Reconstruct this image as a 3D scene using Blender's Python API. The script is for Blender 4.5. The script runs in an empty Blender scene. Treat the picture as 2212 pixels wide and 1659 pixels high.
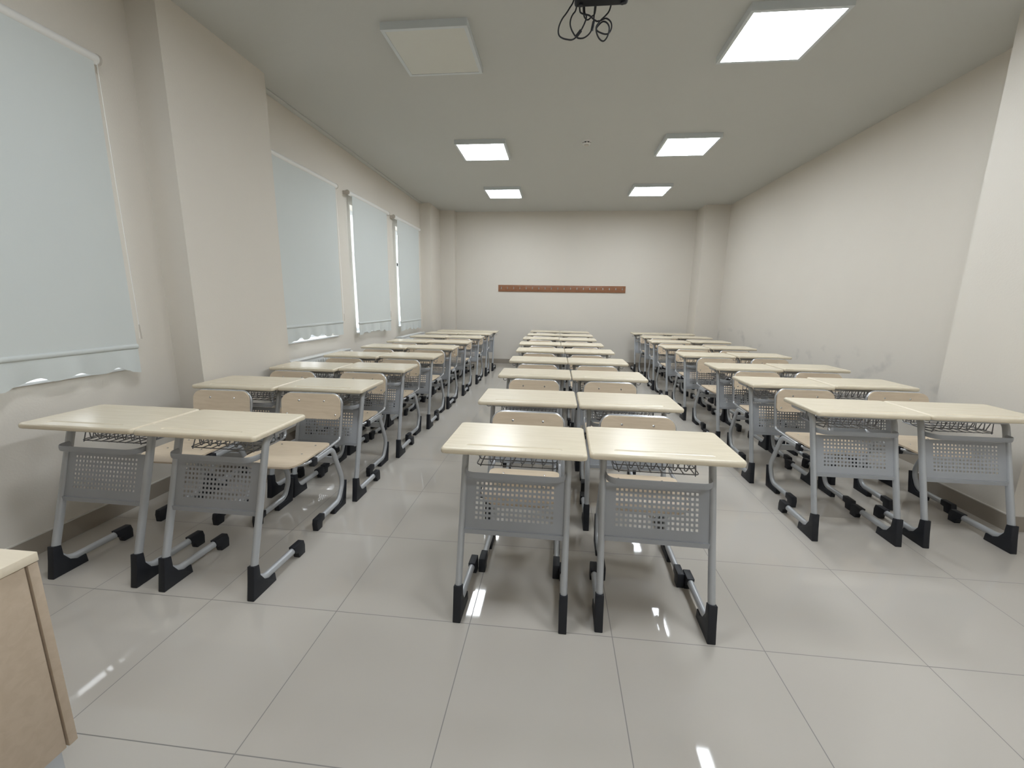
import bpy, bmesh, math, random
from mathutils import Vector, Matrix
random.seed(7)
S = bpy.context.scene
COL = S.collection
PI = math.pi

# ------------------------------------------------------------------ materials
def new_mat(name):
    m = bpy.data.materials.new(name); m.use_nodes = True
    nt = m.node_tree
    return m, nt, nt.nodes['Principled BSDF']

def N(nt, typ, **kw):
    n = nt.nodes.new(typ)
    for k, v in kw.items(): setattr(n, k, v)
    return n

def plain(name, col, rough=0.5, metal=0.0, var=0.03, scale=8.0, bump=0.0, bscale=200.0, spec=0.5):
    """flat colour with a faint procedural mottling and optional grain bump"""
    m, nt, b = new_mat(name)
    tc = N(nt, 'ShaderNodeTexCoord')
    nz = N(nt, 'ShaderNodeTexNoise'); nz.inputs['Scale'].default_value = scale; nz.inputs['Detail'].default_value = 4
    nt.links.new(tc.outputs['Object'], nz.inputs['Vector'])
    mx = N(nt, 'ShaderNodeMix', data_type='RGBA')
    a = [max(0, c * (1 - var)) for c in col] + [1]; z = [min(1, c * (1 + var)) for c in col] + [1]
    mx.inputs[6].default_value = a; mx.inputs[7].default_value = z
    nt.links.new(nz.outputs['Fac'], mx.inputs[0]); nt.links.new(mx.outputs[2], b.inputs['Base Color'])
    b.inputs['Roughness'].default_value = rough; b.inputs['Metallic'].default_value = metal
    b.inputs['Specular IOR Level'].default_value = spec
    if bump:
        n2 = N(nt, 'ShaderNodeTexNoise'); n2.inputs['Scale'].default_value = bscale
        nt.links.new(tc.outputs['Object'], n2.inputs['Vector'])
        bp = N(nt, 'ShaderNodeBump'); bp.inputs['Strength'].default_value = bump; bp.inputs['Distance'].default_value = 0.002
        nt.links.new(n2.outputs['Fac'], bp.inputs['Height']); nt.links.new(bp.outputs['Normal'], b.inputs['Normal'])
    return m

def wood(name, c1, c2, rough=0.3, stretch=(1.2, 14, 14), scale=5.0):
    m, nt, b = new_mat(name)
    tc = N(nt, 'ShaderNodeTexCoord'); mp = N(nt, 'ShaderNodeMapping')
    mp.inputs['Scale'].default_value = stretch
    nt.links.new(tc.outputs['Object'], mp.inputs['Vector'])
    oi = N(nt, 'ShaderNodeObjectInfo')
    ad = N(nt, 'ShaderNodeVectorMath', operation='ADD'); nt.links.new(mp.outputs['Vector'], ad.inputs[0])
    sc = N(nt, 'ShaderNodeMath', operation='MULTIPLY'); sc.inputs[1].default_value = 40
    nt.links.new(oi.outputs['Random'], sc.inputs[0]); nt.links.new(sc.outputs[0], ad.inputs[1])
    nz = N(nt, 'ShaderNodeTexNoise'); nz.inputs['Scale'].default_value = scale; nz.inputs['Detail'].default_value = 6
    nz.inputs['Distortion'].default_value = 0.6
    nt.links.new(ad.outputs[0], nz.inputs['Vector'])
    rp = N(nt, 'ShaderNodeValToRGB')
    rp.color_ramp.elements[0].position = 0.35; rp.color_ramp.elements[0].color = (*c1, 1)
    rp.color_ramp.elements[1].position = 0.65; rp.color_ramp.elements[1].color = (*c2, 1)
    nt.links.new(nz.outputs['Fac'], rp.inputs[0]); nt.links.new(rp.outputs[0], b.inputs['Base Color'])
    b.inputs['Roughness'].default_value = rough
    return m

WALLC = (0.665, 0.624, 0.564)
M = {}
M['wall'] = plain('cream_wall_paint', WALLC, 0.75, var=0.02, scale=1.5, bump=0.25, bscale=90, spec=0.25)
M['ceiling'] = plain('white_ceiling_paint', (0.535, 0.54, 0.52), 0.85, var=0.015, scale=1.0, bump=0.1, bscale=60, spec=0.2)
M['desk_top'] = wood('maple_laminate', (0.705, 0.622, 0.475), (0.755, 0.672, 0.525), 0.26)
M['ply'] = wood('beech_plywood', (0.66, 0.54, 0.40), (0.72, 0.60, 0.46), 0.35)
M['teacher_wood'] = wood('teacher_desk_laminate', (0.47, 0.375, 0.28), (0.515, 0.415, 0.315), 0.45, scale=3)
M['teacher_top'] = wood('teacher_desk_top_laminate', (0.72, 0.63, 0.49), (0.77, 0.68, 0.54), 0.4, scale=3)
M['metal'] = plain('silver_grey_powder_coat', (0.47, 0.485, 0.505), 0.36, metal=0.3, var=0.03, scale=30)
M['panelmetal'] = plain('grey_sheet_steel_paint', (0.365, 0.378, 0.40), 0.45, metal=0.15, var=0.02, scale=20)
M['tube'] = plain('bright_silver_tube', (0.52, 0.53, 0.55), 0.26, metal=0.6, var=0.02, scale=30)
M['wire'] = plain('grey_wire', (0.25, 0.255, 0.27), 0.4, metal=0.4)
M['plastic'] = plain('black_plastic', (0.0085, 0.010, 0.015), 0.55, var=0.1, scale=40)
M['rivet'] = plain('polished_rivet', (0.6, 0.6, 0.6), 0.22, metal=1.0)
M['fabric'] = plain('white_blind_fabric', (0.63, 0.66, 0.65), 0.85, var=0.012, scale=3, bump=0.15, bscale=500, spec=0.2)
M['white_plastic'] = plain('white_plastic', (0.74, 0.73, 0.71), 0.4)
M['beige_plastic'] = plain('beige_plastic', (0.5, 0.46, 0.41), 0.45)
M['upvc'] = plain('white_window_profile', (0.75, 0.76, 0.77), 0.35)
M['radiator'] = plain('white_radiator_enamel', (0.66, 0.67, 0.66), 0.3)
M['skirting'] = plain('grey_brown_tile_skirting', (0.33, 0.29, 0.245), 0.25, var=0.06, scale=5)
M['skirt_top'] = plain('skirting_edge', (0.6, 0.57, 0.52), 0.4)
M['lamp_frame'] = plain('lamp_frame_paint', (0.60, 0.635, 0.65), 0.45)
M['lamp_off'] = plain('unlit_diffuser', (0.62, 0.62, 0.575), 0.4, var=0.01)
M['coat_wood'] = wood('cherry_board', (0.23, 0.098, 0.048), (0.30, 0.135, 0.068), 0.4, stretch=(1, 10, 10), scale=8)
M['projector'] = plain('black_projector_case', (0.007, 0.008, 0.012), 0.6, spec=0.25, var=0.1)

# blind cloth lets a little daylight through
def make_translucent(m, col, fac):
    nt = m.node_tree; b = nt.nodes['Principled BSDF']; out = nt.nodes['Material Output']
    tr = N(nt, 'ShaderNodeBsdfTranslucent'); tr.inputs['Color'].default_value = (*col, 1)
    mx = N(nt, 'ShaderNodeMixShader'); mx.inputs[0].default_value = fac
    nt.links.new(b.outputs[0], mx.inputs[1]); nt.links.new(tr.outputs[0], mx.inputs[2]); nt.links.new(mx.outputs[0], out.inputs['Surface'])
make_translucent(M['fabric'], (0.8, 0.88, 0.9), 0.05)

# glass
g, nt, b = new_mat('window_glass')
b.inputs['Base Color'].default_value = (1, 1, 1, 1); b.inputs['Roughness'].default_value = 0.0
b.inputs['Transmission Weight'].default_value = 1.0; b.inputs['IOR'].default_value = 1.05
M['glass'] = g

def emis(name, col, strength):
    m, nt, b = new_mat(name)
    b.inputs['Base Color'].default_value = (0.8, 0.8, 0.8, 1)
    b.inputs['Emission Color'].default_value = (*col, 1); b.inputs['Emission Strength'].default_value = strength
    return m
M['lamp_on'] = emis('lit_led_diffuser', (0.89, 0.95, 1.0), 15.0)

# polished floor tiles, 60 x 60 cm, fine joints
TX, TY, TS = -0.324, 1.5332, 0.6
def floor_mat():
    m, nt, b = new_mat('polished_floor_tiles')
    L = nt.links.new
    tc = N(nt, 'ShaderNodeTexCoord'); sp = N(nt, 'ShaderNodeSeparateXYZ'); L(tc.outputs['Object'], sp.inputs[0])
    d = []; ids = []
    for ax, off in (('X', TX), ('Y', TY)):
        s = N(nt, 'ShaderNodeMath', operation='SUBTRACT'); s.inputs[1].default_value = off - 60.0; L(sp.outputs[ax], s.inputs[0])
        v = N(nt, 'ShaderNodeMath', operation='DIVIDE'); v.inputs[1].default_value = TS; L(s.outputs[0], v.inputs[0])
        fl = N(nt, 'ShaderNodeMath', operation='FLOOR'); L(v.outputs[0], fl.inputs[0]); ids.append(fl)
        f = N(nt, 'ShaderNodeMath', operation='FRACT'); L(v.outputs[0], f.inputs[0])
        a = N(nt, 'ShaderNodeMath', operation='SUBTRACT'); a.inputs[1].default_value = 0.5; L(f.outputs[0], a.inputs[0])
        ab = N(nt, 'ShaderNodeMath', operation='ABSOLUTE'); L(a.outputs[0], ab.inputs[0]); d.append(ab)
    mxm = N(nt, 'ShaderNodeMath', operation='MAXIMUM'); L(d[0].outputs[0], mxm.inputs[0]); L(d[1].outputs[0], mxm.inputs[1])
    gt = N(nt, 'ShaderNodeMapRange'); gt.inputs['From Min'].default_value = 0.5 - 0.0034; gt.inputs['From Max'].default_value = 0.5 - 0.0020
    L(mxm.outputs[0], gt.inputs['Value'])
    cb = N(nt, 'ShaderNodeCombineXYZ'); L(ids[0].outputs[0], cb.inputs[0]); L(ids[1].outputs[0], cb.inputs[1])
    wn = N(nt, 'ShaderNodeTexWhiteNoise'); L(cb.outputs[0], wn.inputs['Vector'])
    nz = N(nt, 'ShaderNodeTexNoise'); nz.inputs['Scale'].default_value = 2.5; nz.inputs['Detail'].default_value = 5; L(tc.outputs['Object'], nz.inputs['Vector'])
    av = N(nt, 'ShaderNodeMath', operation='ADD'); L(wn.outputs['Value'], av.inputs[0]); L(nz.outputs['Fac'], av.inputs[1])
    hv = N(nt, 'ShaderNodeMath', operation='MULTIPLY'); hv.inputs[1].default_value = 0.5; L(av.outputs[0], hv.inputs[0])
    mx = N(nt, 'ShaderNodeMix', data_type='RGBA'); mx.inputs[6].default_value = (0.455, 0.422, 0.378, 1); mx.inputs[7].default_value = (0.485, 0.452, 0.408, 1)
    L(hv.outputs[0], mx.inputs[0])
    m2 = N(nt, 'ShaderNodeMix', data_type='RGBA'); m2.inputs[7].default_value = (0.20, 0.19, 0.18, 1)
    L(gt.outputs[0], m2.inputs[0]); L(mx.outputs[2], m2.inputs[6]); L(m2.outputs[2], b.inputs['Base Color'])
    rr = N(nt, 'ShaderNodeMapRange'); rr.inputs['To Min'].default_value = 0.045; rr.inputs['To Max'].default_value = 0.5
    L(gt.outputs[0], rr.inputs['Value']); L(rr.outputs[0], b.inputs['Roughness'])
    n3 = N(nt, 'ShaderNodeTexNoise'); n3.inputs['Scale'].default_value = 3.0; L(tc.outputs['Object'], n3.inputs['Vector'])
    bp = N(nt, 'ShaderNodeBump'); bp.inputs['Strength'].default_value = 0.02; bp.inputs['Distance'].default_value = 0.01
    L(n3.outputs['Fac'], bp.inputs['Height']); L(bp.outputs['Normal'], b.inputs['Normal'])
    b.inputs['IOR'].default_value = 1.52
    return m
M['floor'] = floor_mat()

# right wall carries grey scuff marks left by chair backs
def scuffed_wall():
    m = M['wall'].copy(); m.name = 'cream_wall_paint_scuffed'
    nt = m.node_tree; b = nt.nodes['Principled BSDF']; L = nt.links.new
    old = b.inputs['Base Color'].links[0].from_socket
    tc = N(nt, 'ShaderNodeTexCoord'); mp = N(nt, 'ShaderNodeMapping'); mp.inputs['Scale'].default_value = (1, 1.1, 1.6)
    L(tc.outputs['Object'], mp.inputs['Vector'])
    nz = N(nt, 'ShaderNodeTexNoise'); nz.inputs['Scale'].default_value = 3.2; nz.inputs['Detail'].default_value = 5; L(mp.outputs['Vector'], nz.inputs['Vector'])
    a = N(nt, 'ShaderNodeMapRange'); a.inputs['From Min'].default_value = 0.56; a.inputs['From Max'].default_value = 0.78; L(nz.outputs['Fac'], a.inputs['Value'])
    sp = N(nt, 'ShaderNodeSeparateXYZ'); L(tc.outputs['Object'], sp.inputs[0])
    z1 = N(nt, 'ShaderNodeMapRange'); z1.inputs['From Min'].default_value = 1.02; z1.inputs['From Max'].default_value = 0.8; L(sp.outputs['Z'], z1.inputs['Value'])
    mu = N(nt, 'ShaderNodeMath', operation='MULTIPLY'); L(a.outputs[0], mu.inputs[0]); L(z1.outputs[0], mu.inputs[1])
    m3 = N(nt, 'ShaderNodeMath', operation='MULTIPLY'); m3.inputs[1].default_value = 0.45; L(mu.outputs[0], m3.inputs[0])
    mx = N(nt, 'ShaderNodeMix', data_type='RGBA'); mx.inputs[7].default_value = (0.28, 0.28, 0.28, 1)
    L(m3.outputs[0], mx.inputs[0]); L(old, mx.inputs[6]); L(mx.outputs[2], b.inputs['Base Color'])
    return m
M['wall_scuffed'] = scuffed_wall()

# ------------------------------------------------------------------ mesh helpers
def box(bm, x0, x1, y0, y1, z0, z1):
    vs = [bm.verts.new((x, y, z)) for x in (x0, x1) for y in (y0, y1) for z in (z0, z1)]
    for f in ((0, 1, 3, 2), (4, 6, 7, 5), (0, 4, 5, 1), (2, 3, 7, 6), (0, 2, 6, 4), (1, 5, 7, 3)):
        bm.faces.new([vs[i] for i in f])

def fillet(pts, radii, n=8):
    """round the inner corners of a 3-D polyline"""
    out = [Vector(pts[0])]
    for i in range(1, len(pts) - 1):
        p, a, c = Vector(pts[i]), Vector(pts[i - 1]), Vector(pts[i + 1])
        r = radii[i - 1]
        u = (a - p).normalized(); v = (c - p).normalized()
        ang = u.angle(v)
        if r <= 0 or abs(PI - ang) < 0.02: out.append(p); continue
        t = min(r / math.tan(ang / 2), (a - p).length * 0.499, (c - p).length * 0.499)
        rr = t * math.tan(ang / 2)
        ctr = p + (u + v).normalized() * (rr / math.sin(ang / 2))
        s, e = p + u * t - ctr, p + v * t - ctr
        tot = s.angle(e); ax = s.cross(e).normalized()
        for k in range(n + 1): out.append(ctr + Matrix.Rotation(tot * k / n, 3, ax) @ s)
    out.append(Vector(pts[-1]))
    return out

def tube(bm, pts, rx, ry=None, side=None, seg=12, closed=False):
    """elliptical tube along pts; rx along 'side' (a fixed direction) or a transported frame"""
    ry = ry or rx
    pts = [Vector(p) for p in pts]
    n = len(pts); rings = []
    prev = Vector(side) if side else None
    for i, p in enumerate(pts):
        if closed: t = (pts[(i + 1) % n] - pts[i - 1])
        else: t = pts[min(i + 1, n - 1)] - pts[max(i - 1, 0)]
        t.normalize()
        if prev is None:
            prev = t.orthogonal()
        s = (prev - t * prev.dot(t)).normalized()
        if not side: prev = s
        w = t.cross(s)
        rings.append([bm.verts.new(p + s * (rx * math.cos(2 * PI * k / seg)) + w * (ry * math.sin(2 * PI * k / seg))) for k in range(seg)])
    m = n if closed else n - 1
    for i in range(m):
        a, b = rings[i], rings[(i + 1) % n]
        for k in range(seg):
            bm.faces.new([a[k], a[(k + 1) % seg], b[(k + 1) % seg], b[k]])
    if not closed:
        bm.faces.new(rings[0][::-1]); bm.faces.new(rings[-1])

def prism_x(bm, poly, x0, x1):
    """extrude a (y, z) outline along x"""
    a = [bm.verts.new((x0, y, z)) for y, z in poly]; b = [bm.verts.new((x1, y, z)) for y, z in poly]
    n = len(poly)
    bm.faces.new(a[::-1]); bm.faces.new(b)
    for i in range(n): bm.faces.new([a[i], a[(i + 1) % n], b[(i + 1) % n], b[i]])

def cyl(bm, c, r, axis, length, seg=16, r2=None):
    c = Vector(c); ax = Vector(axis).normalized()
    s = ax.orthogonal().normalized(); w = ax.cross(s)
    r2 = r if r2 is None else r2
    A = [bm.verts.new(c + s * r * math.cos(2 * PI * k / seg) + w * r * math.sin(2 * PI * k / seg)) for k in range(seg)]
    B = [bm.verts.new(c + ax * length + s * r2 * math.cos(2 * PI * k / seg) + w * r2 * math.sin(2 * PI * k / seg)) for k in range(seg)]
    bm.faces.new(A[::-1]); bm.faces.new(B)
    for k in range(seg): bm.faces.new([A[k], A[(k + 1) % seg], B[(k + 1) % seg], B[k]])

def obj(name, bm, mat, parent=None, smooth=True, bevel=0.0, bseg=2, flat_z=False):
    bmesh.ops.recalc_face_normals(bm, faces=bm.faces)
    if bevel > 0:
        es = [e for e in bm.edges if len(e.link_faces) == 2 and e.calc_face_angle(0) > 0.6]
        bmesh.ops.bevel(bm, geom=es, offset=bevel, segments=bseg, profile=0.5, affect='EDGES', clamp_overlap=True)
    me = bpy.data.meshes.new(name); bm.to_mesh(me); bm.free()
    me.materials.append(mat)
    if smooth:
        for p in me.polygons: p.use_smooth = True
        me.set_sharp_from_angle(angle=math.radians(40))
        if flat_z:
            for p in me.polygons:
                if abs(p.normal.z) > 0.999: p.use_smooth = False
    o = bpy.data.objects.new(name, me); COL.objects.link(o)
    if parent: o.parent = parent
    return o

def thing(name, label, cat, loc=(0, 0, 0), rotz=0.0, group=None):
    o = bpy.data.objects.new(name, None); COL.objects.link(o)
    o.empty_display_size = 0.1
    o.location = loc; o.rotation_euler = (0, 0, rotz)
    return tag(o, label, cat, group)

def tag(o, label, cat, group=None):
    o['label'] = label; o['category'] = cat
    if group: o['group'] = group
    return o

def struct(name, bm, mat, label=None, parent=None, **kw):
    o = obj(name, bm, mat, parent, **kw)
    if parent is None: o['kind'] = 'structure'
    if label: o['label'] = label; o['category'] = name.split('_')[0]
    return o

def dup(root, loc, rotz, label, group):
    def rec(o, parent):
        c = o.copy(); COL.objects.link(c); c.parent = parent
        for ch in kids.get(o.name, ()): rec(ch, c)
        return c
    kids = {}
    def walk(o):
        kids[o.name] = list(o.children)
        for ch in o.children: walk(ch)
    walk(root)
    r = rec(root, None)
    r.location = loc; r.rotation_euler = (0, 0, rotz); r['label'] = label; r['group'] = group
    return r

NB = bmesh.new

# ------------------------------------------------------------------ room
XL, XR, YF, YB, H = -2.71, 3.19, -1.9, 9.2, 3.20
WT = 0.28
bm = NB(); box(bm, XL - WT, XR + WT, YF - WT, YB + WT, -0.15, 0); fl = struct('floor', bm, M['floor'], 'polished cream floor tiles with thin grey joints', smooth=False)
bm = NB(); box(bm, XL - WT, XR + WT, YF - WT, YB + WT, H, H + 0.15); struct('ceiling', bm, M['ceiling'], 'plain off white ceiling carrying square lamps', smooth=False)
bm = NB(); box(bm, XL - WT, XR + WT, YB, YB + WT, 0, H); struct('wall_back', bm, M['wall'], 'cream back wall behind the coat rack', smooth=False)
bm = NB(); box(bm, XL - WT, XR + WT, YF - WT, YF, 0, H); struct('wall_front', bm, M['wall'], 'cream front wall behind the camera', smooth=False)
bm = NB(); box(bm, XR, XR + WT, YF, YB, 0, H); struct('wall_right', bm, M['wall_scuffed'], 'cream right wall with grey scuff marks', smooth=False)

# window openings (y0, y1, z0, z1)
ZS, ZT = 0.898, 2.56
WIN = [(1.36, 2.36, ZS, ZT), (3.84, 5.00, ZS, ZT), (5.495, 6.47, ZS, ZT), (7.055, 8.02, ZS, ZT)]
bm = NB()
ys = [YF] + [v for w in WIN for v in w[:2]] + [YB]
for i in range(0, len(ys), 2): box(bm, XL - WT, XL, ys[i], ys[i + 1], 0, H)
for w in WIN:
    box(bm, XL - WT, XL, w[0], w[1], 0, w[2]); box(bm, XL - WT, XL, w[0], w[1], w[3], H)
bmesh.ops.remove_doubles(bm, verts=bm.verts, dist=1e-5)
struct('wall_left', bm, M['wall'], 'cream left wall with blinded windows', smooth=False)

WLAB = ['window behind the nearest large blind', 'window behind the blind beside the left pillar', 'window behind the middle of the three far blinds', 'window behind the farthest blind']
for i, (y0, y1, z0, z1) in enumerate(WIN):
    x0, x1 = XL - 0.24, XL - 0.17
    bm = NB(); t = 0.06; ym = (y0 + y1) / 2
    for a in ((y0, y0 + t, z0, z1), (y1 - t, y1, z0, z1), (y0 + t, y1 - t, z0, z0 + t), (y0 + t, y1 - t, z1 - t, z1), (ym - t / 2, ym + t / 2, z0 + t, z1 - t), (y0 + t, y1 - t, 1.95, 1.95 + t)):
        box(bm, x0, x1, *a)
    fr = struct('window_%d' % (i + 1), bm, M['upvc'], WLAB[i], bevel=0.004)
    fr['category'] = 'window'
    bm = NB(); box(bm, XL - 0.208, XL - 0.202, y0 + 0.03, y1 - 0.03, z0 + 0.03, z1 - 0.03)
    obj('pane', bm, M['glass'], fr, smooth=False)
    bm = NB(); box(bm, XL - 0.24, XL + 0.012, y0 + 0.001, y1 - 0.001, z0 - 0.002, z0 + 0.014)
    obj('window_sill', bm, M['upvc'], fr, bevel=0.003)

# pillars and pilasters
def pillar(name, x0, x1, y0, y1, label):
    bm = NB(); box(bm, x0, x1, y0, y1, 0, H)
    o = struct(name, bm, M['wall'], label, smooth=False); o['category'] = 'pillar'
PL = (XL, -2.50, 2.70, 3.69); PR = (2.84, XR, 2.70, 3.35)
pillar('wall_left_pillar', *PL, 'cream pillar between the nearest blind and the others')
pillar('wall_right_pillar', *PR, 'cream pillar at the right edge beside the front desks')
pillar('wall_left_corner_pillar', XL, -2.50, 8.355, YB, 'cream pillar in the far left corner past the last blind')
pillar('wall_back_pilaster', -2.50, -2.19, 9.04, YB, 'shallow pilaster beside the far left corner')
pillar('wall_back_corner_pillar', 2.735, XR, 8.70, YB, 'cream pillar in the far right corner')

# skirting
def skirt(name, segs, label):
    bm = NB()
    for x0, x1, y0, y1 in segs: box(bm, x0, x1, y0, y1, 0, 0.10)
    o = struct(name, bm, M['skirting'], label, smooth=False, bevel=0.0); o['category'] = 'baseboard'
    bm = NB()
    for x0, x1, y0, y1 in segs: box(bm, x0, x1, y0, y1, 0.10, 0.106)
    obj('top_edge', bm, M['skirt_top'], o, smooth=False)
T = 0.012
skirt('baseboard_left', [(XL, XL + T, YF, 2.70 - T), (XL, -2.50 + T, 2.70 - T, 2.70), (-2.50, -2.50 + T, 2.70, 3.69), (XL, -2.50 + T, 3.69, 3.69 + T), (XL, XL + T, 3.69 + T, 8.355 - T), (XL, -2.50 + T, 8.355 - T, 8.355), (-2.50, -2.50 + T, 8.355, 9.04 - T)], 'grey brown tile skirting along the window wall')
skirt('baseboard_back', [(-2.50, -2.19 + T, 9.04 - T, 9.04), (-2.19, -2.19 + T, 9.04, YB - T), (-2.19, 2.735, YB - T, YB)], 'grey brown tile skirting along the back wall')
skirt('baseboard_right', [(XR - T, XR, YF, 2.70 - T), (2.84 - T, XR, 2.70 - T, 2.70), (2.84 - T, 2.84, 2.70, 3.35), (2.84 - T, XR, 3.35, 3.35 + T), (XR - T, XR, 3.35 + T, 8.70 - T), (2.735 - T, XR, 8.70 - T, 8.70), (2.735 - T, 2.735, 8.70, YB - T)], 'grey brown tile skirting along the right wall')
bm = NB(); box(bm, XL, XL + 0.065, 3.69, 8.355, H - 0.014, H)
o = struct('trim_1', bm, M['ceiling'], 'thin ceiling trim above the far windows', bevel=0.006); o['category'] = 'trim'

# ------------------------------------------------------------------ blinds
def blind(label, yr0, yr1, yf0, yf1, x, ztop, zbar, depth, wav, bracket_near=False, seed=0, chain=True, tilt=0.0):
    """roller blind on the left wall: rod, end brackets, cloth, bottom bar, scalloped flap"""
    wav = [((yy - yf0) / (yf1 - yf0), zbar - 0.010 - zz) for yy, zz in wav]
    t = thing('roller_blind', label, 'blind', (x, (yf0 + yf1) / 2, 0), 0, 'roller blinds over the windows')
    yc = (yf0 + yf1) / 2
    bm = NB(); tube(bm, [(0, yr0 - yc, ztop), (0, yr1 - yc, ztop)], 0.027, seg=20); obj('roller', bm, M['white_plastic'], t)
    for ya in ((yr0, yr1)):
        bm = NB(); cyl(bm, (0, ya - yc - 0.006, ztop), 0.030, (0, 1, 0), 0.012); box(bm, XL - x, 0.0, ya - yc - 0.005, ya - yc + 0.005, ztop - 0.02, ztop + 0.02)
        obj('bracket', bm, M['beige_plastic'], t)
    # cloth
    w = 0.0012
    bm = NB(); prof = [(0.014, ztop - 0.016), (0.010, ztop - 0.3), (0.004, (ztop + zbar) / 2), (0.004 + tilt, zbar)]
    n = 8
    fr = [[bm.verts.new((px + w, yf0 - yc + (yf1 - yf0) * k / n, pz)) for k in range(n + 1)] for px, pz in prof]
    bk = [[bm.verts.new((px - w, yf0 - yc + (yf1 - yf0) * k / n, pz)) for k in range(n + 1)] for px, pz in prof]
    def skin(fr, bk):
        R_, C_ = len(fr), len(fr[0])
        for i in range(R_ - 1):
            for k in range(C_ - 1):
                bm.faces.new([fr[i][k], fr[i][k + 1], fr[i + 1][k + 1], fr[i + 1][k]])
                bm.faces.new([bk[i][k], bk[i + 1][k], bk[i + 1][k + 1], bk[i][k + 1]])
            bm.faces.new([fr[i][0], fr[i + 1][0], bk[i + 1][0], bk[i][0]])
            bm.faces.new([fr[i][-1], bk[i][-1], bk[i + 1][-1], fr[i + 1][-1]])
        for k in range(C_ - 1):
            bm.faces.new([fr[0][k], bk[0][k], bk[0][k + 1], fr[0][k + 1]])
            bm.faces.new([fr[-1][k], fr[-1][k + 1], bk[-1][k + 1], bk[-1][k]])
    skin(fr, bk)
    obj('cloth', bm, M['fabric'], t)
    bm = NB(); tube(bm, [(0.006 + tilt, yf0 - yc, zbar), (0.006 + tilt, yf1 - yc, zbar)], 0.011, 0.015, side=(1, 0, 0), seg=12); obj('bottom_bar', bm, M['fabric'], t)
    # scalloped flap: wav = list of (fraction along y, drop below the bar)
    bm = NB(); n = 64; fr = []; bk = []
    def drop(u):
        for (a, da), (b_, db) in zip(wav, wav[1:]):
            if a <= u <= b_:
                s = (u - a) / max(b_ - a, 1e-6); s = s * s * (3 - 2 * s)
                return da + (db - da) * s
        return wav[-1][1]
    rows = 7
    for i in range(rows + 1):
        a, c = [], []
        for k in range(n + 1):
            u = k / n; d = drop(u); s = i / rows
            rip = 0.010 * s * math.sin(u * 21 + seed) + 0.006 * s * math.sin(u * 47 + 2 * seed)
            p = (0.006 + tilt + rip + 0.004 * s, yf0 - yc + (yf1 - yf0) * u, zbar - 0.010 - d * s)
            a.append(bm.verts.new((p[0] + w, p[1], p[2]))); c.append(bm.verts.new((p[0] - w, p[1], p[2])))
        fr.append(a); bk.append(c)
    skin(fr, bk)
    obj('scalloped_flap', bm, M['fabric'], t)
    if chain:
        ya = yf1 - yc + 0.022; bm = NB()
        tube(bm, [(0.01, ya, ztop - 0.02), (0.012, ya, (ztop + 1.2) / 2), (0.012, ya + 0.004, 1.16)], 0.0016, seg=6)
        ch = obj('pull_chain', bm, M['white_plastic'], t)
        bm = NB(); cyl(bm, (0.012, ya + 0.004, 1.09), 0.007, (0, 0, 1), 0.09, 10, 0.004); obj('chain_weight', bm, M['beige_plastic'], ch)
    return t
blind('large white roller blind nearest the camera at left edge', 1.20, 2.425, 1.26, 2.392, -2.652, 2.672, 1.045, 0.15,
      [(1.26, .90), (1.36, .925), (1.45, .90), (1.55, .93), (1.64, .895), (1.696, .890), (1.764, .909), (1.854, .934), (1.923, .905), (2.039, .929), (2.134, .904), (2.189, .902), (2.252, .929), (2.295, .905), (2.334, .888), (2.392, .877)], seed=1)
blind('white roller blind partly hidden by the near left pillar', 3.80, 5.06, 3.86, 5.015, -2.652, 2.668, 1.075, 0.15,
      [(3.86, .921), (3.93, .921), (4.056, .927), (4.108, .962), (4.165, .928), (4.21, .926), (4.344, .970), (4.421, .943), (4.519, .967), (4.654, .925), (4.72, .925), (4.75, .961), (4.79, .928), (4.968, .922), (5.015, .922)], seed=2)
blind('white roller blind second from the far end with bright strip at its edge', 5.335, 6.625, 5.42, 6.525, -2.649, 2.668, 1.04, 0.16,
      [(5.42, .885), (5.53, .882), (5.592, .923), (5.687, .892), (5.834, .924), (5.896, .904), (6.006, .918), (6.116, .890), (6.20, .89), (6.247, .909), (6.304, .882), (6.525, .872)], seed=3, tilt=0.010)
blind('farthest white roller blind next to the far left corner', 6.845, 8.135, 6.955, 8.035, -2.649, 2.668, 0.99, 0.16,
      [(6.955, .828), (7.035, .829), (7.159, .858), (7.283, .832), (7.4, .870), (7.481, .836), (7.603, .858), (7.687, .82), (7.816, .852), (7.888, .826), (8.035, .829)], seed=4, tilt=0.010)

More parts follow.
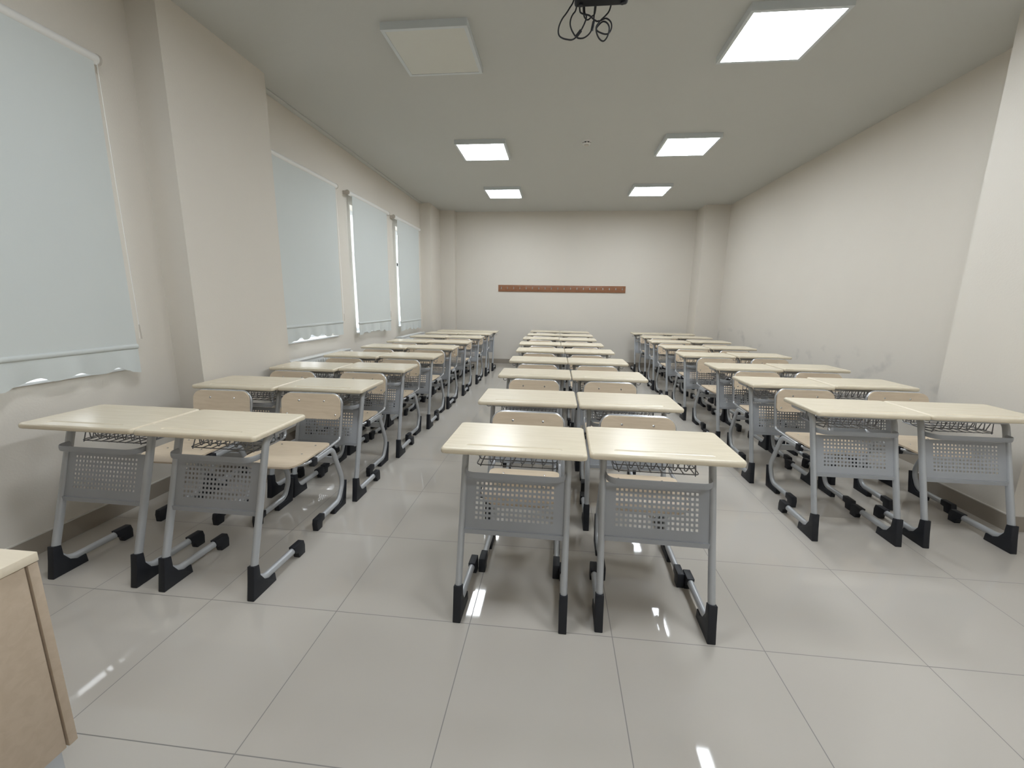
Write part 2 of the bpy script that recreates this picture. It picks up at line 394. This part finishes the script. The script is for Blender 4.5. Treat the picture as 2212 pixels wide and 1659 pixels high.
# ------------------------------------------------------------------ radiators
def radiator(label, y0, y1, valve):
    t = thing('radiator', label, 'radiator', (XL + 0.004, (y0 + y1) / 2, 0), 0, 'white panel radiators under the windows')
    w = (y1 - y0) / 2
    bm = NB(); box(bm, 0.035, 0.125, -w, w, 0.13, 0.728)
    k = int(2 * w / 0.05)
    for i in range(k):
        yy = -w + (i + 0.5) * 2 * w / k
        box(bm, 0.125, 0.129, yy - 0.014, yy + 0.014, 0.16, 0.70)
    obj('panel', bm, M['radiator'], t, bevel=0.002)
    bm = NB()
    box(bm, 0.028, 0.132, -w - 0.004, w + 0.004, 0.728, 0.744)
    for yy in (-w * 0.95, w * 0.95): box(bm, 0.0, 0.04, yy - 0.02, yy + 0.02, 0.2, 0.66)
    obj('top_grille', bm, M['radiator'], t, bevel=0.003)
    bm = NB(); s = 1 if valve > 0 else -1; yy = s * (w + 0.03)
    cyl(bm, (0.08, s * w, 0.690), 0.012, (0, s, 0), 0.05); cyl(bm, (0.08, yy + s * 0.012, 0.690), 0.018, (0, s, 0), 0.075, 14, 0.021)
    tube(bm, fillet([(0.08, yy + s * 0.02, 0.690), (0.08, yy + s * 0.02, 0.6), (0.0, yy + s * 0.02, 0.6)], [0.02]), 0.008, seg=8)
    obj('valve', bm, M['white_plastic'], t)
radiator('white panel radiator under the blind beside the near pillar', 3.84, 5.04, 1)
radiator('white panel radiator under the farthest blind', 6.82, 8.08, -1)

# ------------------------------------------------------------------ ceiling lamps
def lamp(label, x, y, lit):
    t = thing('ceiling_light', label, 'ceiling light', (x, y, H), 0, 'square ceiling panel lights')
    h, th, fw = 0.30, 0.048, 0.024
    bm = NB()
    box(bm, -h, h, -h, -h + fw, -th, 0); box(bm, -h, h, h - fw, h, -th, 0)
    box(bm, -h, -h + fw, -h + fw, h - fw, -th, 0); box(bm, h - fw, h, -h + fw, h - fw, -th, 0)
    obj('frame', bm, M['lamp_frame'], t, smooth=False)
    bm = NB(); box(bm, -h + fw, h - fw, -h + fw, h - fw, -th + 0.003, -th + 0.012)
    obj('diffuser', bm, M['lamp_on'] if lit else M['lamp_off'], t, smooth=False)
LX0, LX1 = -0.957, 1.440
lamp('unlit square ceiling panel at upper left of the projector', LX0, 3.43, False)
lamp('lit square panel light in the left row, nearer of the two', LX0, 5.53, True)
lamp('lit square panel light in the left row, nearest the back wall', LX0, 7.56, True)
lamp('lit square panel light in the right row, nearest and largest', LX1, 3.43, True)
lamp('lit square panel light in the right row, middle of three', LX1, 5.50, True)
lamp('lit square panel light in the right row, nearest the back wall', LX1, 7.50, True)
lamp('unlit square panel near the front wall, left row', LX0, -0.68, False)
lamp('lit square panel light near the front wall, right row', LX1, -0.68, True)
lamp('lit square panel light above the camera, left row', LX0, 1.38, True)
lamp('lit square panel light above the camera, right row', LX1, 1.38, True)

# smoke detector
t = thing('smoke_detector', 'small round white smoke detector on the ceiling', 'smoke detector', (0.281, 5.36, H))
bm = NB(); cyl(bm, (0, 0, -0.018), 0.052, (0, 0, 1), 0.018, 28, 0.055); obj('base', bm, M['white_plastic'], t)
bm = NB(); cyl(bm, (0, 0, -0.030), 0.044, (0, 0, 1), 0.013, 28); obj('vent_ring', bm, M['plastic'], t)
bm = NB(); cyl(bm, (0, 0, -0.044), 0.034, (0, 0, 1), 0.014, 28, 0.047)
for k in range(8):
    a = 2 * PI * k / 8
    cyl(bm, (0.047 * math.cos(a), 0.047 * math.sin(a), -0.031), 0.005, (0, 0, 1), 0.014, 8)
obj('cover', bm, M['white_plastic'], t)
bm = NB(); cyl(bm, (0, 0, -0.050), 0.026, (0, 0, 1), 0.007, 24, 0.028); obj('sensor_cap', bm, M['beige_plastic'], t)

# projector and its cables
t = thing('projector', 'black projector hanging from the ceiling with loose cables', 'projector', (0.185, 2.59, H))
bm = NB(); box(bm, -0.145, 0.145, -0.13, 0.12, -0.234, -0.13); o = obj('case', bm, M['projector'], t, bevel=0.014, bseg=3)
bm = NB(); cyl(bm, (-0.05, -0.145, -0.18), 0.032, (0, 1, 0), 0.03, 20); obj('lens', bm, M['plastic'], t)
bm = NB(); cyl(bm, (0, 0, -0.135), 0.02, (0, 0, 1), 0.125, 16); cyl(bm, (0, 0, -0.012), 0.07, (0, 0, 1), 0.012, 20); obj('ceiling_mount', bm, M['plastic'], t)
for px in (-0.11, 0.115):
    for py in (-0.10, 0.09):
        bm = NB(); cyl(bm, (px, py, -0.241), 0.012, (0, 0, 1), 0.008, 12); obj('foot', bm, M['plastic'], t)

def spline(ctrl, n=8):
    P = [Vector(c) for c in ctrl]; P = [2 * P[0] - P[1]] + P + [2 * P[-1] - P[-2]]
    out = []
    for i in range(1, len(P) - 2):
        a, b_, c, d = P[i - 1], P[i], P[i + 1], P[i + 2]
        for k in range(n):
            s = k / n
            out.append(0.5 * ((2 * b_) + (c - a) * s + (2 * a - 5 * b_ + 4 * c - d) * s * s + (3 * b_ - a - 3 * c + d) * s ** 3))
    out.append(P[-2]); return out
def cable(name, label, xz, y, r=0.0041, dy=None):
    pts = [(x, y + (dy[i] if dy else 0.012 * math.sin(i * 1.3)), z) for i, (x, z) in enumerate(xz)]
    pts[0] = (pts[0][0], 2.7122, pts[0][2]); pts[-1] = (pts[-1][0], 2.7122, pts[-1][2])   # both ends meet the rear of the case
    bm = NB(); tube(bm, spline(pts), r, seg=8)
    o = obj(name, bm, M['plastic']); tag(o, label, 'cable', 'cables hanging below the projector'); return o
c1 = cable('power_cable', 'black cable making the large loop at left under the projector', [(0.05, 3.10), (0.036, 3.029), (0.015, 2.989), (-0.003, 2.955), (-0.025, 2.927), (-0.041, 2.901), (-0.045, 2.876), (-0.037, 2.851), (-0.017, 2.831), (0.007, 2.825), (0.033, 2.83), (0.056, 2.845), (0.083, 2.873), (0.103, 2.905), (0.110, 2.935), (0.100, 2.965), (0.095, 3.02)], 2.735)
bm = NB(); tube(bm, [(0.056, 2.745, 2.845), (0.083, 2.737, 2.873)], 0.0090, seg=8); obj('plug', bm, M['plastic'], c1)
c2 = cable('video_cable', 'black cable in the middle loop crossing the plug under the projector', [(0.058, 3.02), (0.05, 2.99), (0.034, 2.965), (0.023, 2.933), (0.022, 2.902), (0.036, 2.877), (0.062, 2.852), (0.096, 2.843), (0.124, 2.850), (0.142, 2.872), (0.150, 2.90), (0.153, 2.93), (0.154, 2.955), (0.156, 3.02)], 2.750)
bm = NB(); tube(bm, [(0.145, 2.757, 2.880), (0.153, 2.745, 2.919)], 0.0080, seg=8); obj('plug', bm, M['plastic'], c2)
cable('signal_cable', 'black cable wound into a small coil at right under the projector', [(0.066, 3.03), (0.072, 2.975), (0.082, 2.956), (0.103, 2.941), (0.127, 2.932), (0.151, 2.921), (0.17, 2.916), (0.186, 2.911), (0.168, 2.879), (0.170, 2.848), (0.188, 2.825), (0.212, 2.816), (0.232, 2.833), (0.239, 2.866), (0.224, 2.895), (0.200, 2.909), (0.172, 2.885), (0.172, 2.863), (0.192, 2.845), (0.218, 2.841), (0.240, 2.853), (0.253, 2.880), (0.245, 2.901), (0.218, 2.914), (0.190, 2.911), (0.217, 2.941), (0.238, 2.968), (0.252, 3.03)], 2.728)
cable('short_cable', 'short black cable looping close below the projector case', [(0.084, 3.04), (0.096, 2.985), (0.108, 2.955), (0.122, 2.941), (0.142, 2.955), (0.160, 2.982), (0.163, 3.035)], 2.775)

# coat rack on the back wall
t = thing('coat_rack', 'long reddish wooden coat rack with many small hooks', 'coat rack', (0.078, YB + 0.002, 1.638))
bm = NB(); box(bm, -1.347, 1.347, -0.02, 0, -0.069, 0.069); obj('board', bm, M['coat_wood'], t, bevel=0.003)
hk = None
for k in range(20):
    x = -1.347 + 0.065 + k * (2.694 - 0.13) / 19
    if hk is None:
        bm = NB(); box(bm, -0.008, 0.008, -0.023, -0.0195, -0.018, 0.026)
        tube(bm, fillet([(0, -0.022, 0.02), (0, -0.050, 0.026), (0, -0.054, 0.04)], [0.01]), 0.003, seg=8)
        tube(bm, fillet([(0, -0.022, -0.008), (0, -0.045, -0.022), (0, -0.052, 0.0)], [0.01]), 0.003, seg=8)
        hk = obj('hook', bm, M['rivet'], t); hk.location = (x, 0, 0)
    else:
        c = hk.copy(); COL.objects.link(c); c.location = (x, 0, 0)

# ------------------------------------------------------------------ school desk
HW, DD, HT = 0.2965, 0.378, 0.773
def make_desk(label, group):
    """origin on the floor below the middle of the desk's front edge; +y towards the pupil"""
    t = thing('school_desk', label, 'desk', group=group)
    # top with rounded corners, softened rim and a pencil groove near the front edge
    bm = NB(); r = 0.018; n = 5; out = []
    for cx, cy, a0 in ((HW - r, r, -PI / 2), (HW - r, DD - r, 0), (-HW + r, DD - r, PI / 2), (-HW + r, r, PI)):
        for k in range(n + 1):
            a = a0 + PI / 2 * k / n; out.append((cx + r * math.cos(a), cy + r * math.sin(a)))
    prof = [(0.006, 0.0), (0.0015, 0.003), (0.0, 0.008), (0.0, 0.017), (0.0015, 0.0225), (0.006, 0.026)]
    cxm, cym = 0, DD / 2
    rings = []
    for ins, z in prof:
        rings.append([bm.verts.new((x * (1 - ins / HW), cym + (y - cym) * (1 - ins / (DD / 2)), HT - 0.026 + z)) for x, y in out])
    m = len(out)
    for i in range(len(rings) - 1):
        for k in range(m): bm.faces.new([rings[i][k], rings[i][(k + 1) % m], rings[i + 1][(k + 1) % m], rings[i + 1][k]])
    bm.faces.new(rings[0][::-1])
    # upper face with a stadium shaped groove
    gy, gl, gw = 0.052, 0.185, 0.013
    def stadium(w, z):
        v = []
        for sx, a0 in ((1, -PI / 2), (-1, PI / 2)):
            for k in range(9):
                a = a0 + PI * k / 8; v.append(bm.verts.new((sx * gl + w * math.cos(a), gy + w * math.sin(a), z)))
        return v
    g0 = stadium(gw, HT); g1 = stadium(gw * 0.7, HT - 0.0025); g2 = stadium(gw * 0.3, HT - 0.0035)
    for a, b_ in ((g0, g1), (g1, g2)):
        for k in range(len(a)): bm.faces.new([a[k], a[(k + 1) % len(a)], b_[(k + 1) % len(a)], b_[k]])
    bm.faces.new(g2)
    top = rings[-1]
    e1 = [bm.edges.get((top[k], top[(k + 1) % m])) for k in range(m)]
    e2 = [bm.edges.get((g0[k], g0[(k + 1) % len(g0)])) for k in range(len(g0))]
    bmesh.ops.triangle_fill(bm, edges=e1 + e2, use_beauty=True, use_dissolve=False)
    obj('tabletop', bm, M['desk_top'], t, flat_z=True)
    LXp = 0.226
    for s in (-1, 1):
        x = s * LXp
        path = fillet([(x, 0.325, 0.055), (x, -0.024, 0.055), (x, 0.166, 0.722), (x, 0.372, 0.726)], [0.072, 0.062], 9)
        bm = NB(); tube(bm, path, 0.0145, 0.0185, side=(1, 0, 0), seg=14)
        lg = obj('leg', bm, M['metal'], t)
        bm = NB()
        prism_x(bm, [(-0.044, 0.0), (0.112, 0.0), (0.108, 0.045), (0.072, 0.042), (0.040, 0.060), (0.016, 0.098), (0.014, 0.152), (-0.020, 0.160), (-0.030, 0.085)], x - 0.0172, x + 0.0172)
        obj('foot_boot', bm, M['plastic'], lg, bevel=0.003)
        bm = NB()
        prism_x(bm, [(0.268, 0.040), (0.290, 0.030), (0.296, 0.0), (0.346, 0.0), (0.350, 0.045), (0.342, 0.076), (0.262, 0.078)], x - 0.0172, x + 0.0172)
        obj('end_cap', bm, M['plastic'], lg, bevel=0.003)
    # under-top rail joining the legs
    bm = NB(); box(bm, -LXp + 0.012, LXp - 0.012, 0.135, 0.152, 0.708, 0.746); box(bm, -LXp + 0.012, LXp - 0.012, 0.335, 0.350, 0.722, 0.746)
    obj('top_rail', bm, M['metal'], t, bevel=0.002)
    # perforated modesty panel, leaning with the legs: 18 x 8 square holes
    bm = NB()
    zb, zt = 0.372, 0.602
    yb_, yt = 0.064, 0.126
    def P(x, z): return (x, yb_ + (yt - yb_) * (z - zb) / (zt - zb), z)
    PWd = LXp - 0.010
    nh, nv, px, pz, hs = 18, 8, 0.0193, 0.0205, 0.0054
    xs = [-PWd]
    for k in range(nh):
        c = (k - (nh - 1) / 2) * px; xs += [c - hs, c + hs]
    xs.append(PWd)
    zs = [zb + 0.016]
    z0 = 0.432
    for k in range(nv):
        c = z0 + k * pz; zs += [c - hs, c + hs]
    zs.append(zt)
    V = {}
    th = 0.0012
    for lay in (0, 1):
        for i, z in enumerate(zs):
            for j, x in enumerate(xs):
                p = P(x, z); V[lay, i, j] = bm.verts.new((p[0], p[1] + (th if lay else -th), p[2]))
    hole = lambda i, j: i % 2 == 1 and j % 2 == 1 and i < len(zs) - 1 and j < len(xs) - 1
    for i in range(len(zs) - 1):
        for j in range(len(xs) - 1):
            if hole(i, j):
                for (a, b_) in (((i, j), (i, j + 1)), ((i, j + 1), (i + 1, j + 1)), ((i + 1, j + 1), (i + 1, j)), ((i + 1, j), (i, j))):
                    bm.faces.new([V[(0,) + a], V[(0,) + b_], V[(1,) + b_], V[(1,) + a]])
            else:
                bm.faces.new([V[0, i, j], V[0, i, j + 1], V[0, i + 1, j + 1], V[0, i + 1, j]])
                bm.faces.new([V[1, i, j], V[1, i + 1, j], V[1, i + 1, j + 1], V[1, i, j + 1]])
    for j in range(len(xs) - 1):
        a, b_ = len(zs) - 1, 0
        bm.faces.new([V[0, a, j], V[0, a, j + 1], V[1, a, j + 1], V[1, a, j]])
        bm.faces.new([V[0, b_, j], V[1, b_, j], V[1, b_, j + 1], V[0, b_, j + 1]])
    # folded lip along the bottom
    y = P(0, zb)[1]
    box(bm, -PWd, PWd, y - 0.006, y + 0.008, zb - 0.006, zb + 0.0145)
    obj('modesty_panel', bm, M['panelmetal'], t, smooth=False)
    # bowed strap above the panel
    path = fillet([(-PWd, 0.150, 0.634), (-PWd + 0.006, 0.066, 0.634), (PWd - 0.006, 0.066, 0.634), (PWd, 0.150, 0.634)], [0.055, 0.055], 8)
    bm = NB(); tube(bm, path, 0.0135, 0.003, side=(0, 0, 1), seg=10)
    obj('front_strap', bm, M['panelmetal'], t)
    # wire basket
    bm = NB(); wr = 0.0026
    bx, y0, y1, zl, zh = 0.178, 0.158, 0.345, 0.646, 0.738
    def wire(pts, r=wr): tube(bm, pts, r, seg=6)
    for z in (zl, zh): wire(fillet([(-bx, y1, z), (-bx, y0, z), (bx, y0, z), (bx, y1, z)], [0.02, 0.02], 4))
    for yy in (0.225, 0.285, 0.345): wire(fillet([(-bx, yy, zh), (-bx, yy, zl), (bx, yy, zl), (bx, yy, zh)], [0.015, 0.015], 4))
    nz_ = 8
    for k in range(nz_):
        xa = -bx + 0.018 + (2 * bx - 0.036) * k / (nz_ - 1)
        wire(fillet([(xa, y0, zl - 0.002), (xa, y1, zl - 0.002), (xa, y1, zh)], [0.012], 4))
    zig = []
    for k in range(nz_ - 1):
        xa = -bx + 0.018 + (2 * bx - 0.036) * k / (nz_ - 1); xb = -bx + 0.018 + (2 * bx - 0.036) * (k + 1) / (nz_ - 1)
        zig += [(xa, y0 - 0.003, zl - 0.006), (xb - 0.006, y0 - 0.003, zh)]
    zig.append((bx - 0.018, y0 - 0.003, zl - 0.006))
    wire(fillet(zig, [0.006] * (len(zig) - 2), 3))
    obj('wire_basket', bm, M['wire'], t)
    # bag hooks beside the legs
    for s in (-1, 1):
        bm = NB(); x = s * (LXp + 0.016)
        tube(bm, fillet([(x, 0.20, 0.747), (x, 0.20, 0.695), (x + s * 0.030, 0.20, 0.690), (x + s * 0.032, 0.20, 0.722)], [0.014, 0.012], 5), 0.0028, seg=8)
        obj('bag_hook', bm, M['wire'], t)
    return t

# ------------------------------------------------------------------ chair
def make_chair(label, group):
    """origin on the floor at mid chair; the pupil faces -y"""
    t = thing('school_chair', label, 'chair', group=group)
    LX = 0.188
    for s in (-1, 1):
        x = s * LX
        path = fillet([(x, -0.172, 0.424), (x, 0.048, 0.424), (x, 0.158, 0.165), (x, 0.090, 0.050), (x, -0.185, 0.050)], [0.06, 0.11, 0.07], 8)
        bm = NB(); tube(bm, path, 0.014, 0.018, side=(1, 0, 0), seg=14)
        lg = obj('leg', bm, M['metal'], t)
        bm = NB()
        prism_x(bm, [(0.0, 0.0), (0.150, 0.0), (0.182, 0.158), (0.162, 0.162), (0.148, 0.118), (0.118, 0.066), (0.085, 0.036), (0.0, 0.036)], x - 0.0166, x + 0.0166)
        obj('foot_boot', bm, M['plastic'], lg, bevel=0.003)
        bm = NB()
        prism_x(bm, [(-0.205, 0.0), (-0.155, 0.0), (-0.148, 0.032), (-0.122, 0.036), (-0.118, 0.072), (-0.200, 0.072), (-0.208, 0.045)], x - 0.0166, x + 0.0166)
        obj('end_cap', bm, M['plastic'], lg, bevel=0.003)
        bm = NB()
        prism_x(bm, [(-0.188, 0.400), (-0.150, 0.403), (-0.150, 0.445), (-0.188, 0.447), (-0.193, 0.424)], x - 0.0166, x + 0.0166)
        obj('tube_cap', bm, M['plastic'], lg, bevel=0.003)
    bm = NB(); box(bm, -LX, LX, 0.084, 0.106, 0.312, 0.352); obj('cross_brace', bm, M['metal'], t, bevel=0.002)
    # thin tube running round the seat and up around the backrest
    w, wt = 0.187, 0.204
    pts = [(-wt, 0.196, 0.745), (-w, 0.158, 0.452), (-w, -0.262, 0.430), (w, -0.262, 0.430), (w, 0.158, 0.452), (wt, 0.196, 0.745)]
    path = fillet([(0, 0.196, 0.745)] + pts + [(0, 0.196, 0.745)], [0.065, 0.03, 0.09, 0.09, 0.03, 0.065], 7)[:-1]
    bm = NB(); tube(bm, path, 0.0095, seg=10, closed=True)
    obj('tube_frame', bm, M['tube'], t)
    # plywood seat
    def rounded(w, y0, y1, rf, rb, n=6):
        o_ = []
        for cx, cy, r, a0 in ((w - rf, y0 + rf, rf, -PI / 2), (w - rb, y1 - rb, rb, 0), (-w + rb, y1 - rb, rb, PI / 2), (-w + rf, y0 + rf, rf, PI)):
            for k in range(n + 1):
                a = a0 + PI / 2 * k / n; o_.append((cx + r * math.cos(a), cy + r * math.sin(a)))
        return o_
    def sheet(name, outline, rings, fn, thick, mat, nrm):
        """sheet from an outline shrunk towards its centre, displaced by fn(u, v) along nrm"""
        bm = NB()
        cu = sum(p[0] for p in outline) / len(outline); cv = sum(p[1] for p in outline) / len(outline)
        lay = []
        for sgn in (0, 1):
            L_ = []
            for q in rings:
                L_.append([bm.verts.new(fn(cu + (u - cu) * q, cv + (v - cv) * q, thick * sgn)) for u, v in outline])
            lay.append(L_ + [bm.verts.new(fn(cu, cv, thick * sgn))])
        n = len(outline)
        for L_ in lay:
            for i in range(len(rings) - 1):
                for k in range(n): bm.faces.new([L_[i][k], L_[i][(k + 1) % n], L_[i + 1][(k + 1) % n], L_[i + 1][k]])
            for k in range(n): bm.faces.new([L_[-2][k], L_[-2][(k + 1) % n], L_[-1]])
        for k in range(n): bm.faces.new([lay[0][0][k], lay[1][0][k], lay[1][0][(k + 1) % n], lay[0][0][(k + 1) % n]])
        return obj(name, bm, mat, t)
    R_ = [1, 0.97, 0.9, 0.8, 0.65, 0.45, 0.2]
    def seat_fn(u, v, d):
        z = 0.452 + 0.004 * (v + 0.1)
        if v < -0.215: z -= 0.025 * ((-0.215 - v) / 0.085) ** 2
        z -= 0.007 * max(0, 1 - (u / 0.15) ** 2) * max(0, 1 - ((v + 0.06) / 0.16) ** 2)
        return (u, v, z + d)
    st = sheet('seat', rounded(0.186, -0.300, 0.052, 0.085, 0.035), R_, seat_fn, 0.010, M['ply'], 'z')
    def back_fn(u, v, d):
        yb = 0.170 + (v - 0.55) * 0.125 - 0.008
        y = yb + 0.012 * (1 - (u / 0.2) ** 2) - 0.003
        return (u, y - d, v)
    bk = sheet('backrest', rounded(0.199, 0.585, 0.748, 0.035, 0.055), R_, back_fn, 0.010, M['ply'], 'y')
    for (u, v) in ((-0.085, 0.700), (0.085, 0.700), (-0.165, 0.612), (0.165, 0.612)):
        bm = NB(); p = back_fn(u, v, 0.010); cyl(bm, (p[0], p[1] + 0.001, p[2]), 0.0075, (0, -1, 0), 0.004, 12, 0.004); obj('rivet', bm, M['rivet'], bk)
    for (u, v) in ((-0.11, 0.0), (0.11, 0.0), (-0.11, -0.15), (0.11, -0.15)):
        bm = NB(); p = seat_fn(u, v, 0.010); cyl(bm, (p[0], p[1], p[2] - 0.001), 0.0075, (0, 0, 1), 0.003, 12, 0.004); obj('rivet', bm, M['rivet'], st)
    return t

# ------------------------------------------------------------------ rows of desks and chairs
ORD = ['first', 'second', 'third', 'fourth', 'fifth', 'sixth', 'seventh', 'eighth', 'last']
def D(x, y, r=0.0): return (x, y, r)
G = 0.2965
rows = {
 'middle': [((-0.155, 1.569, -1.0), (0.4485, 1.588, -1.1)), ((-0.156, 2.399, 0), (0.4490, 2.391, 0)), ((-0.160, 3.310, 0), (0.440, 3.300, 0)),
            ((-0.167, 4.170, 0), (0.430, 4.160, 0)), ((-0.182, 5.065, 0), (0.416, 5.060, 0)), ((-0.220, 5.915, 0), (0.378, 5.905, 0)),
            ((-0.238, 6.830, 0), (0.358, 6.760, 0)), ((-0.222, 7.660, 0), (0.375, 7.640, 0)), ((-0.222, 8.555, 0), (0.372, 8.535, 0))],
 'window': [((-2.172, 1.605, -0.6), (-1.5655, 1.589, -0.9)), ((-2.155, 2.535, 0), (-1.5535, 2.562, 0)), ((-2.158, 3.318, 0), (-1.565, 3.382, 0)),
            ((-2.150, 4.165, 0), (-1.5555, 4.228, 0)), ((-2.160, 5.045, 0), (-1.565, 5.082, 0)), ((-2.140, 5.825, 0), (-1.540, 5.862, 0)),
            ((-2.108, 6.710, 0), (-1.508, 6.742, 0)), ((-2.085, 7.495, 0), (-1.485, 7.518, 0)), ((-2.050, 8.110, 0), (-1.452, 8.125, 0))],
 'right': [((1.784, 2.450, 0), (2.386, 2.456, 0)), ((1.779, 3.255, 0), (2.400, 3.312, 0.8)), ((1.822, 4.070, 0), (2.452, 4.140, 0)),
           ((1.785, 5.020, 0), (2.430, 5.095, 0)), ((1.798, 5.915, 0), (2.438, 5.975, 0)), ((1.805, 6.765, 0), (2.470, 6.910, 0)),
           ((1.850, 7.640, 0), (2.480, 7.760, 0)), ((1.830, 8.555, 0), (2.433, 8.560, 0))],
}
chairs = {
 'middle': [((-0.150, 2.272), (0.455, 2.282)), ((-0.157, 3.269), (0.431, 3.259)), ((-0.169, 4.096), (0.412, 4.098)), ((-0.195, 4.996), (0.373, 4.937)),
            ((-0.160, 5.816), (0.400, 5.801)), ((-0.250, 6.780), (0.327, 6.667)), ((-0.201, 7.552), (0.391, 7.529)), ((-0.227, 8.438), (0.443, 8.429))],
 'window': [((-2.200, 2.545), (-1.575, 2.528)), ((-2.213, 3.299), (-1.603, 3.322)), ((-2.190, 4.167), (-1.588, 4.159)), ((-2.189, 4.993), (-1.568, 5.057)),
            ((-2.157, 5.801), (-1.560, 5.740)), ((-2.126, 6.600), (-1.549, 6.681)), ((-2.132, 7.455), (-1.473, 7.480)), ((-2.085, 8.095), (-1.485, 8.105))],
 'right': [((1.850, 3.292), (2.500, 3.270)), ((1.870, 4.140), (2.433, 4.097)), ((1.842, 5.025), (2.468, 5.070)), ((1.839, 5.910), (2.405, 5.881)),
           ((1.802, 6.775), (2.460, 6.781)), ((1.859, 7.639), (2.477, 7.668)), ((1.868, 8.520), (2.454, 8.539))],
}
COLN = {'middle': 'middle column', 'window': 'window-side column', 'right': 'right-wall column'}
desk0 = chair0 = None
for cn, rr in rows.items():
    last = len(rr) - 1
    for i, pair in enumerate(rr):
        o_ = 'last' if i == last else ORD[i]
        for j, (x, y, a) in enumerate(pair):
            side = ('left', 'right')[j]
            lab = 'pale wood school desk, %s of the pair in the %s row, %s' % (side, o_, COLN[cn])
            if desk0 is None:
                desk0 = make_desk(lab, 'pale school desks with grey frames'); desk0.location = (x, y, 0); desk0.rotation_euler[2] = math.radians(a)
                bpy.context.view_layer.update()
            else: dup(desk0, (x, y, 0), math.radians(a), lab, 'pale school desks with grey frames')
for cn, rr in chairs.items():
    for i, pair in enumerate(rr):
        for j, (x, y) in enumerate(pair):
            side = ('left', 'right')[j]
            lab = 'plywood school chair behind the %s desk of the %s row, %s' % (side, ORD[i], COLN[cn])
            dx_, dy_, da_ = rows[cn][i][j]
            if i + 1 < len(rows[cn]): y = min(y, rows[cn][i + 1][j][1] - 0.022)   # backrest stays clear of the next desk
            else: y = min(y, YB - 0.06)
            a = math.radians(random.uniform(-1.6, 1.6))
            if y - 0.398 < dy_ + 0.36:                      # pushed in between the legs of its desk
                th = math.radians(da_); a = th; x = max(dx_ - 0.004, min(dx_ + 0.004, x)) - math.sin(th) * (y - 0.19 - dy_)
            loc = (x, y - 0.19, 0)
            if chair0 is None:
                chair0 = make_chair(lab, 'plywood school chairs'); chair0.location = loc; chair0.rotation_euler[2] = a
                bpy.context.view_layer.update()
            else: dup(chair0, loc, a, lab, 'plywood school chairs')

# ------------------------------------------------------------------ teacher's desk, bottom left
t = thing('teacher_desk', 'light wood teacher desk at the bottom left corner', 'desk', (-1.83, 0.787, 0))
w = 0.604
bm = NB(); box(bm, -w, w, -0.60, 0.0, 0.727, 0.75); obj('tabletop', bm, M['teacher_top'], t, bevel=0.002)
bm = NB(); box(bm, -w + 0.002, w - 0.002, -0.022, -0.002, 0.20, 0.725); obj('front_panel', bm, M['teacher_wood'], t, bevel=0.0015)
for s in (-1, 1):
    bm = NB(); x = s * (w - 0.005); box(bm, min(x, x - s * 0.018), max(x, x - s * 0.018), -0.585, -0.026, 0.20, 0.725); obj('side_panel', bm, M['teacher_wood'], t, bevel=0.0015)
for sx in (-1, 1):
    for y in (-0.055, -0.53):
        bm = NB(); x = sx * (w - 0.028); box(bm, x - 0.02, x + 0.02, y - 0.02, y + 0.02, 0.012, 0.22)
        lg = obj('leg', bm, M['metal'], t, bevel=0.003)
        bm = NB(); cyl(bm, (x, y, 0), 0.022, (0, 0, 1), 0.012, 16); obj('leveling_foot', bm, M['plastic'], lg)

# ------------------------------------------------------------------ daylight outside and camera
w_ = bpy.data.worlds.new('bright_overcast_sky'); S.world = w_; w_.use_nodes = True
bg = w_.node_tree.nodes['Background']; bg.inputs['Color'].default_value = (0.92, 0.96, 1.0, 1); bg.inputs['Strength'].default_value = 2.5

cam = bpy.data.cameras.new('camera'); co = bpy.data.objects.new('camera', cam); COL.objects.link(co)
cam.sensor_fit = 'HORIZONTAL'; cam.sensor_width = 36.0; cam.lens = 36.0 * 902.22 / 2212
cam.clip_start = 0.02
rgt = Vector((0.99439674, 0.10469678, 0.01461898)); up = Vector((-0.03454867, 0.19116734, 0.98094925)); fw = Vector((-0.09990755, 0.9759578, -0.19371331))
mw = Matrix((rgt, up, -fw)).transposed().to_4x4(); mw.translation = (0, 0, 1.35855)
co.matrix_world = mw
S.camera = co

S.view_settings.view_transform = 'Standard'; S.view_settings.look = 'None'
S.view_settings.gamma = 1.0; S.view_settings.use_curve_mapping = False
S.view_settings.exposure = 1.04
S.cycles.use_denoising = True
S.cycles.max_bounces = 10; S.cycles.diffuse_bounces = 6
S.cycles.sample_clamp_indirect = 8.0
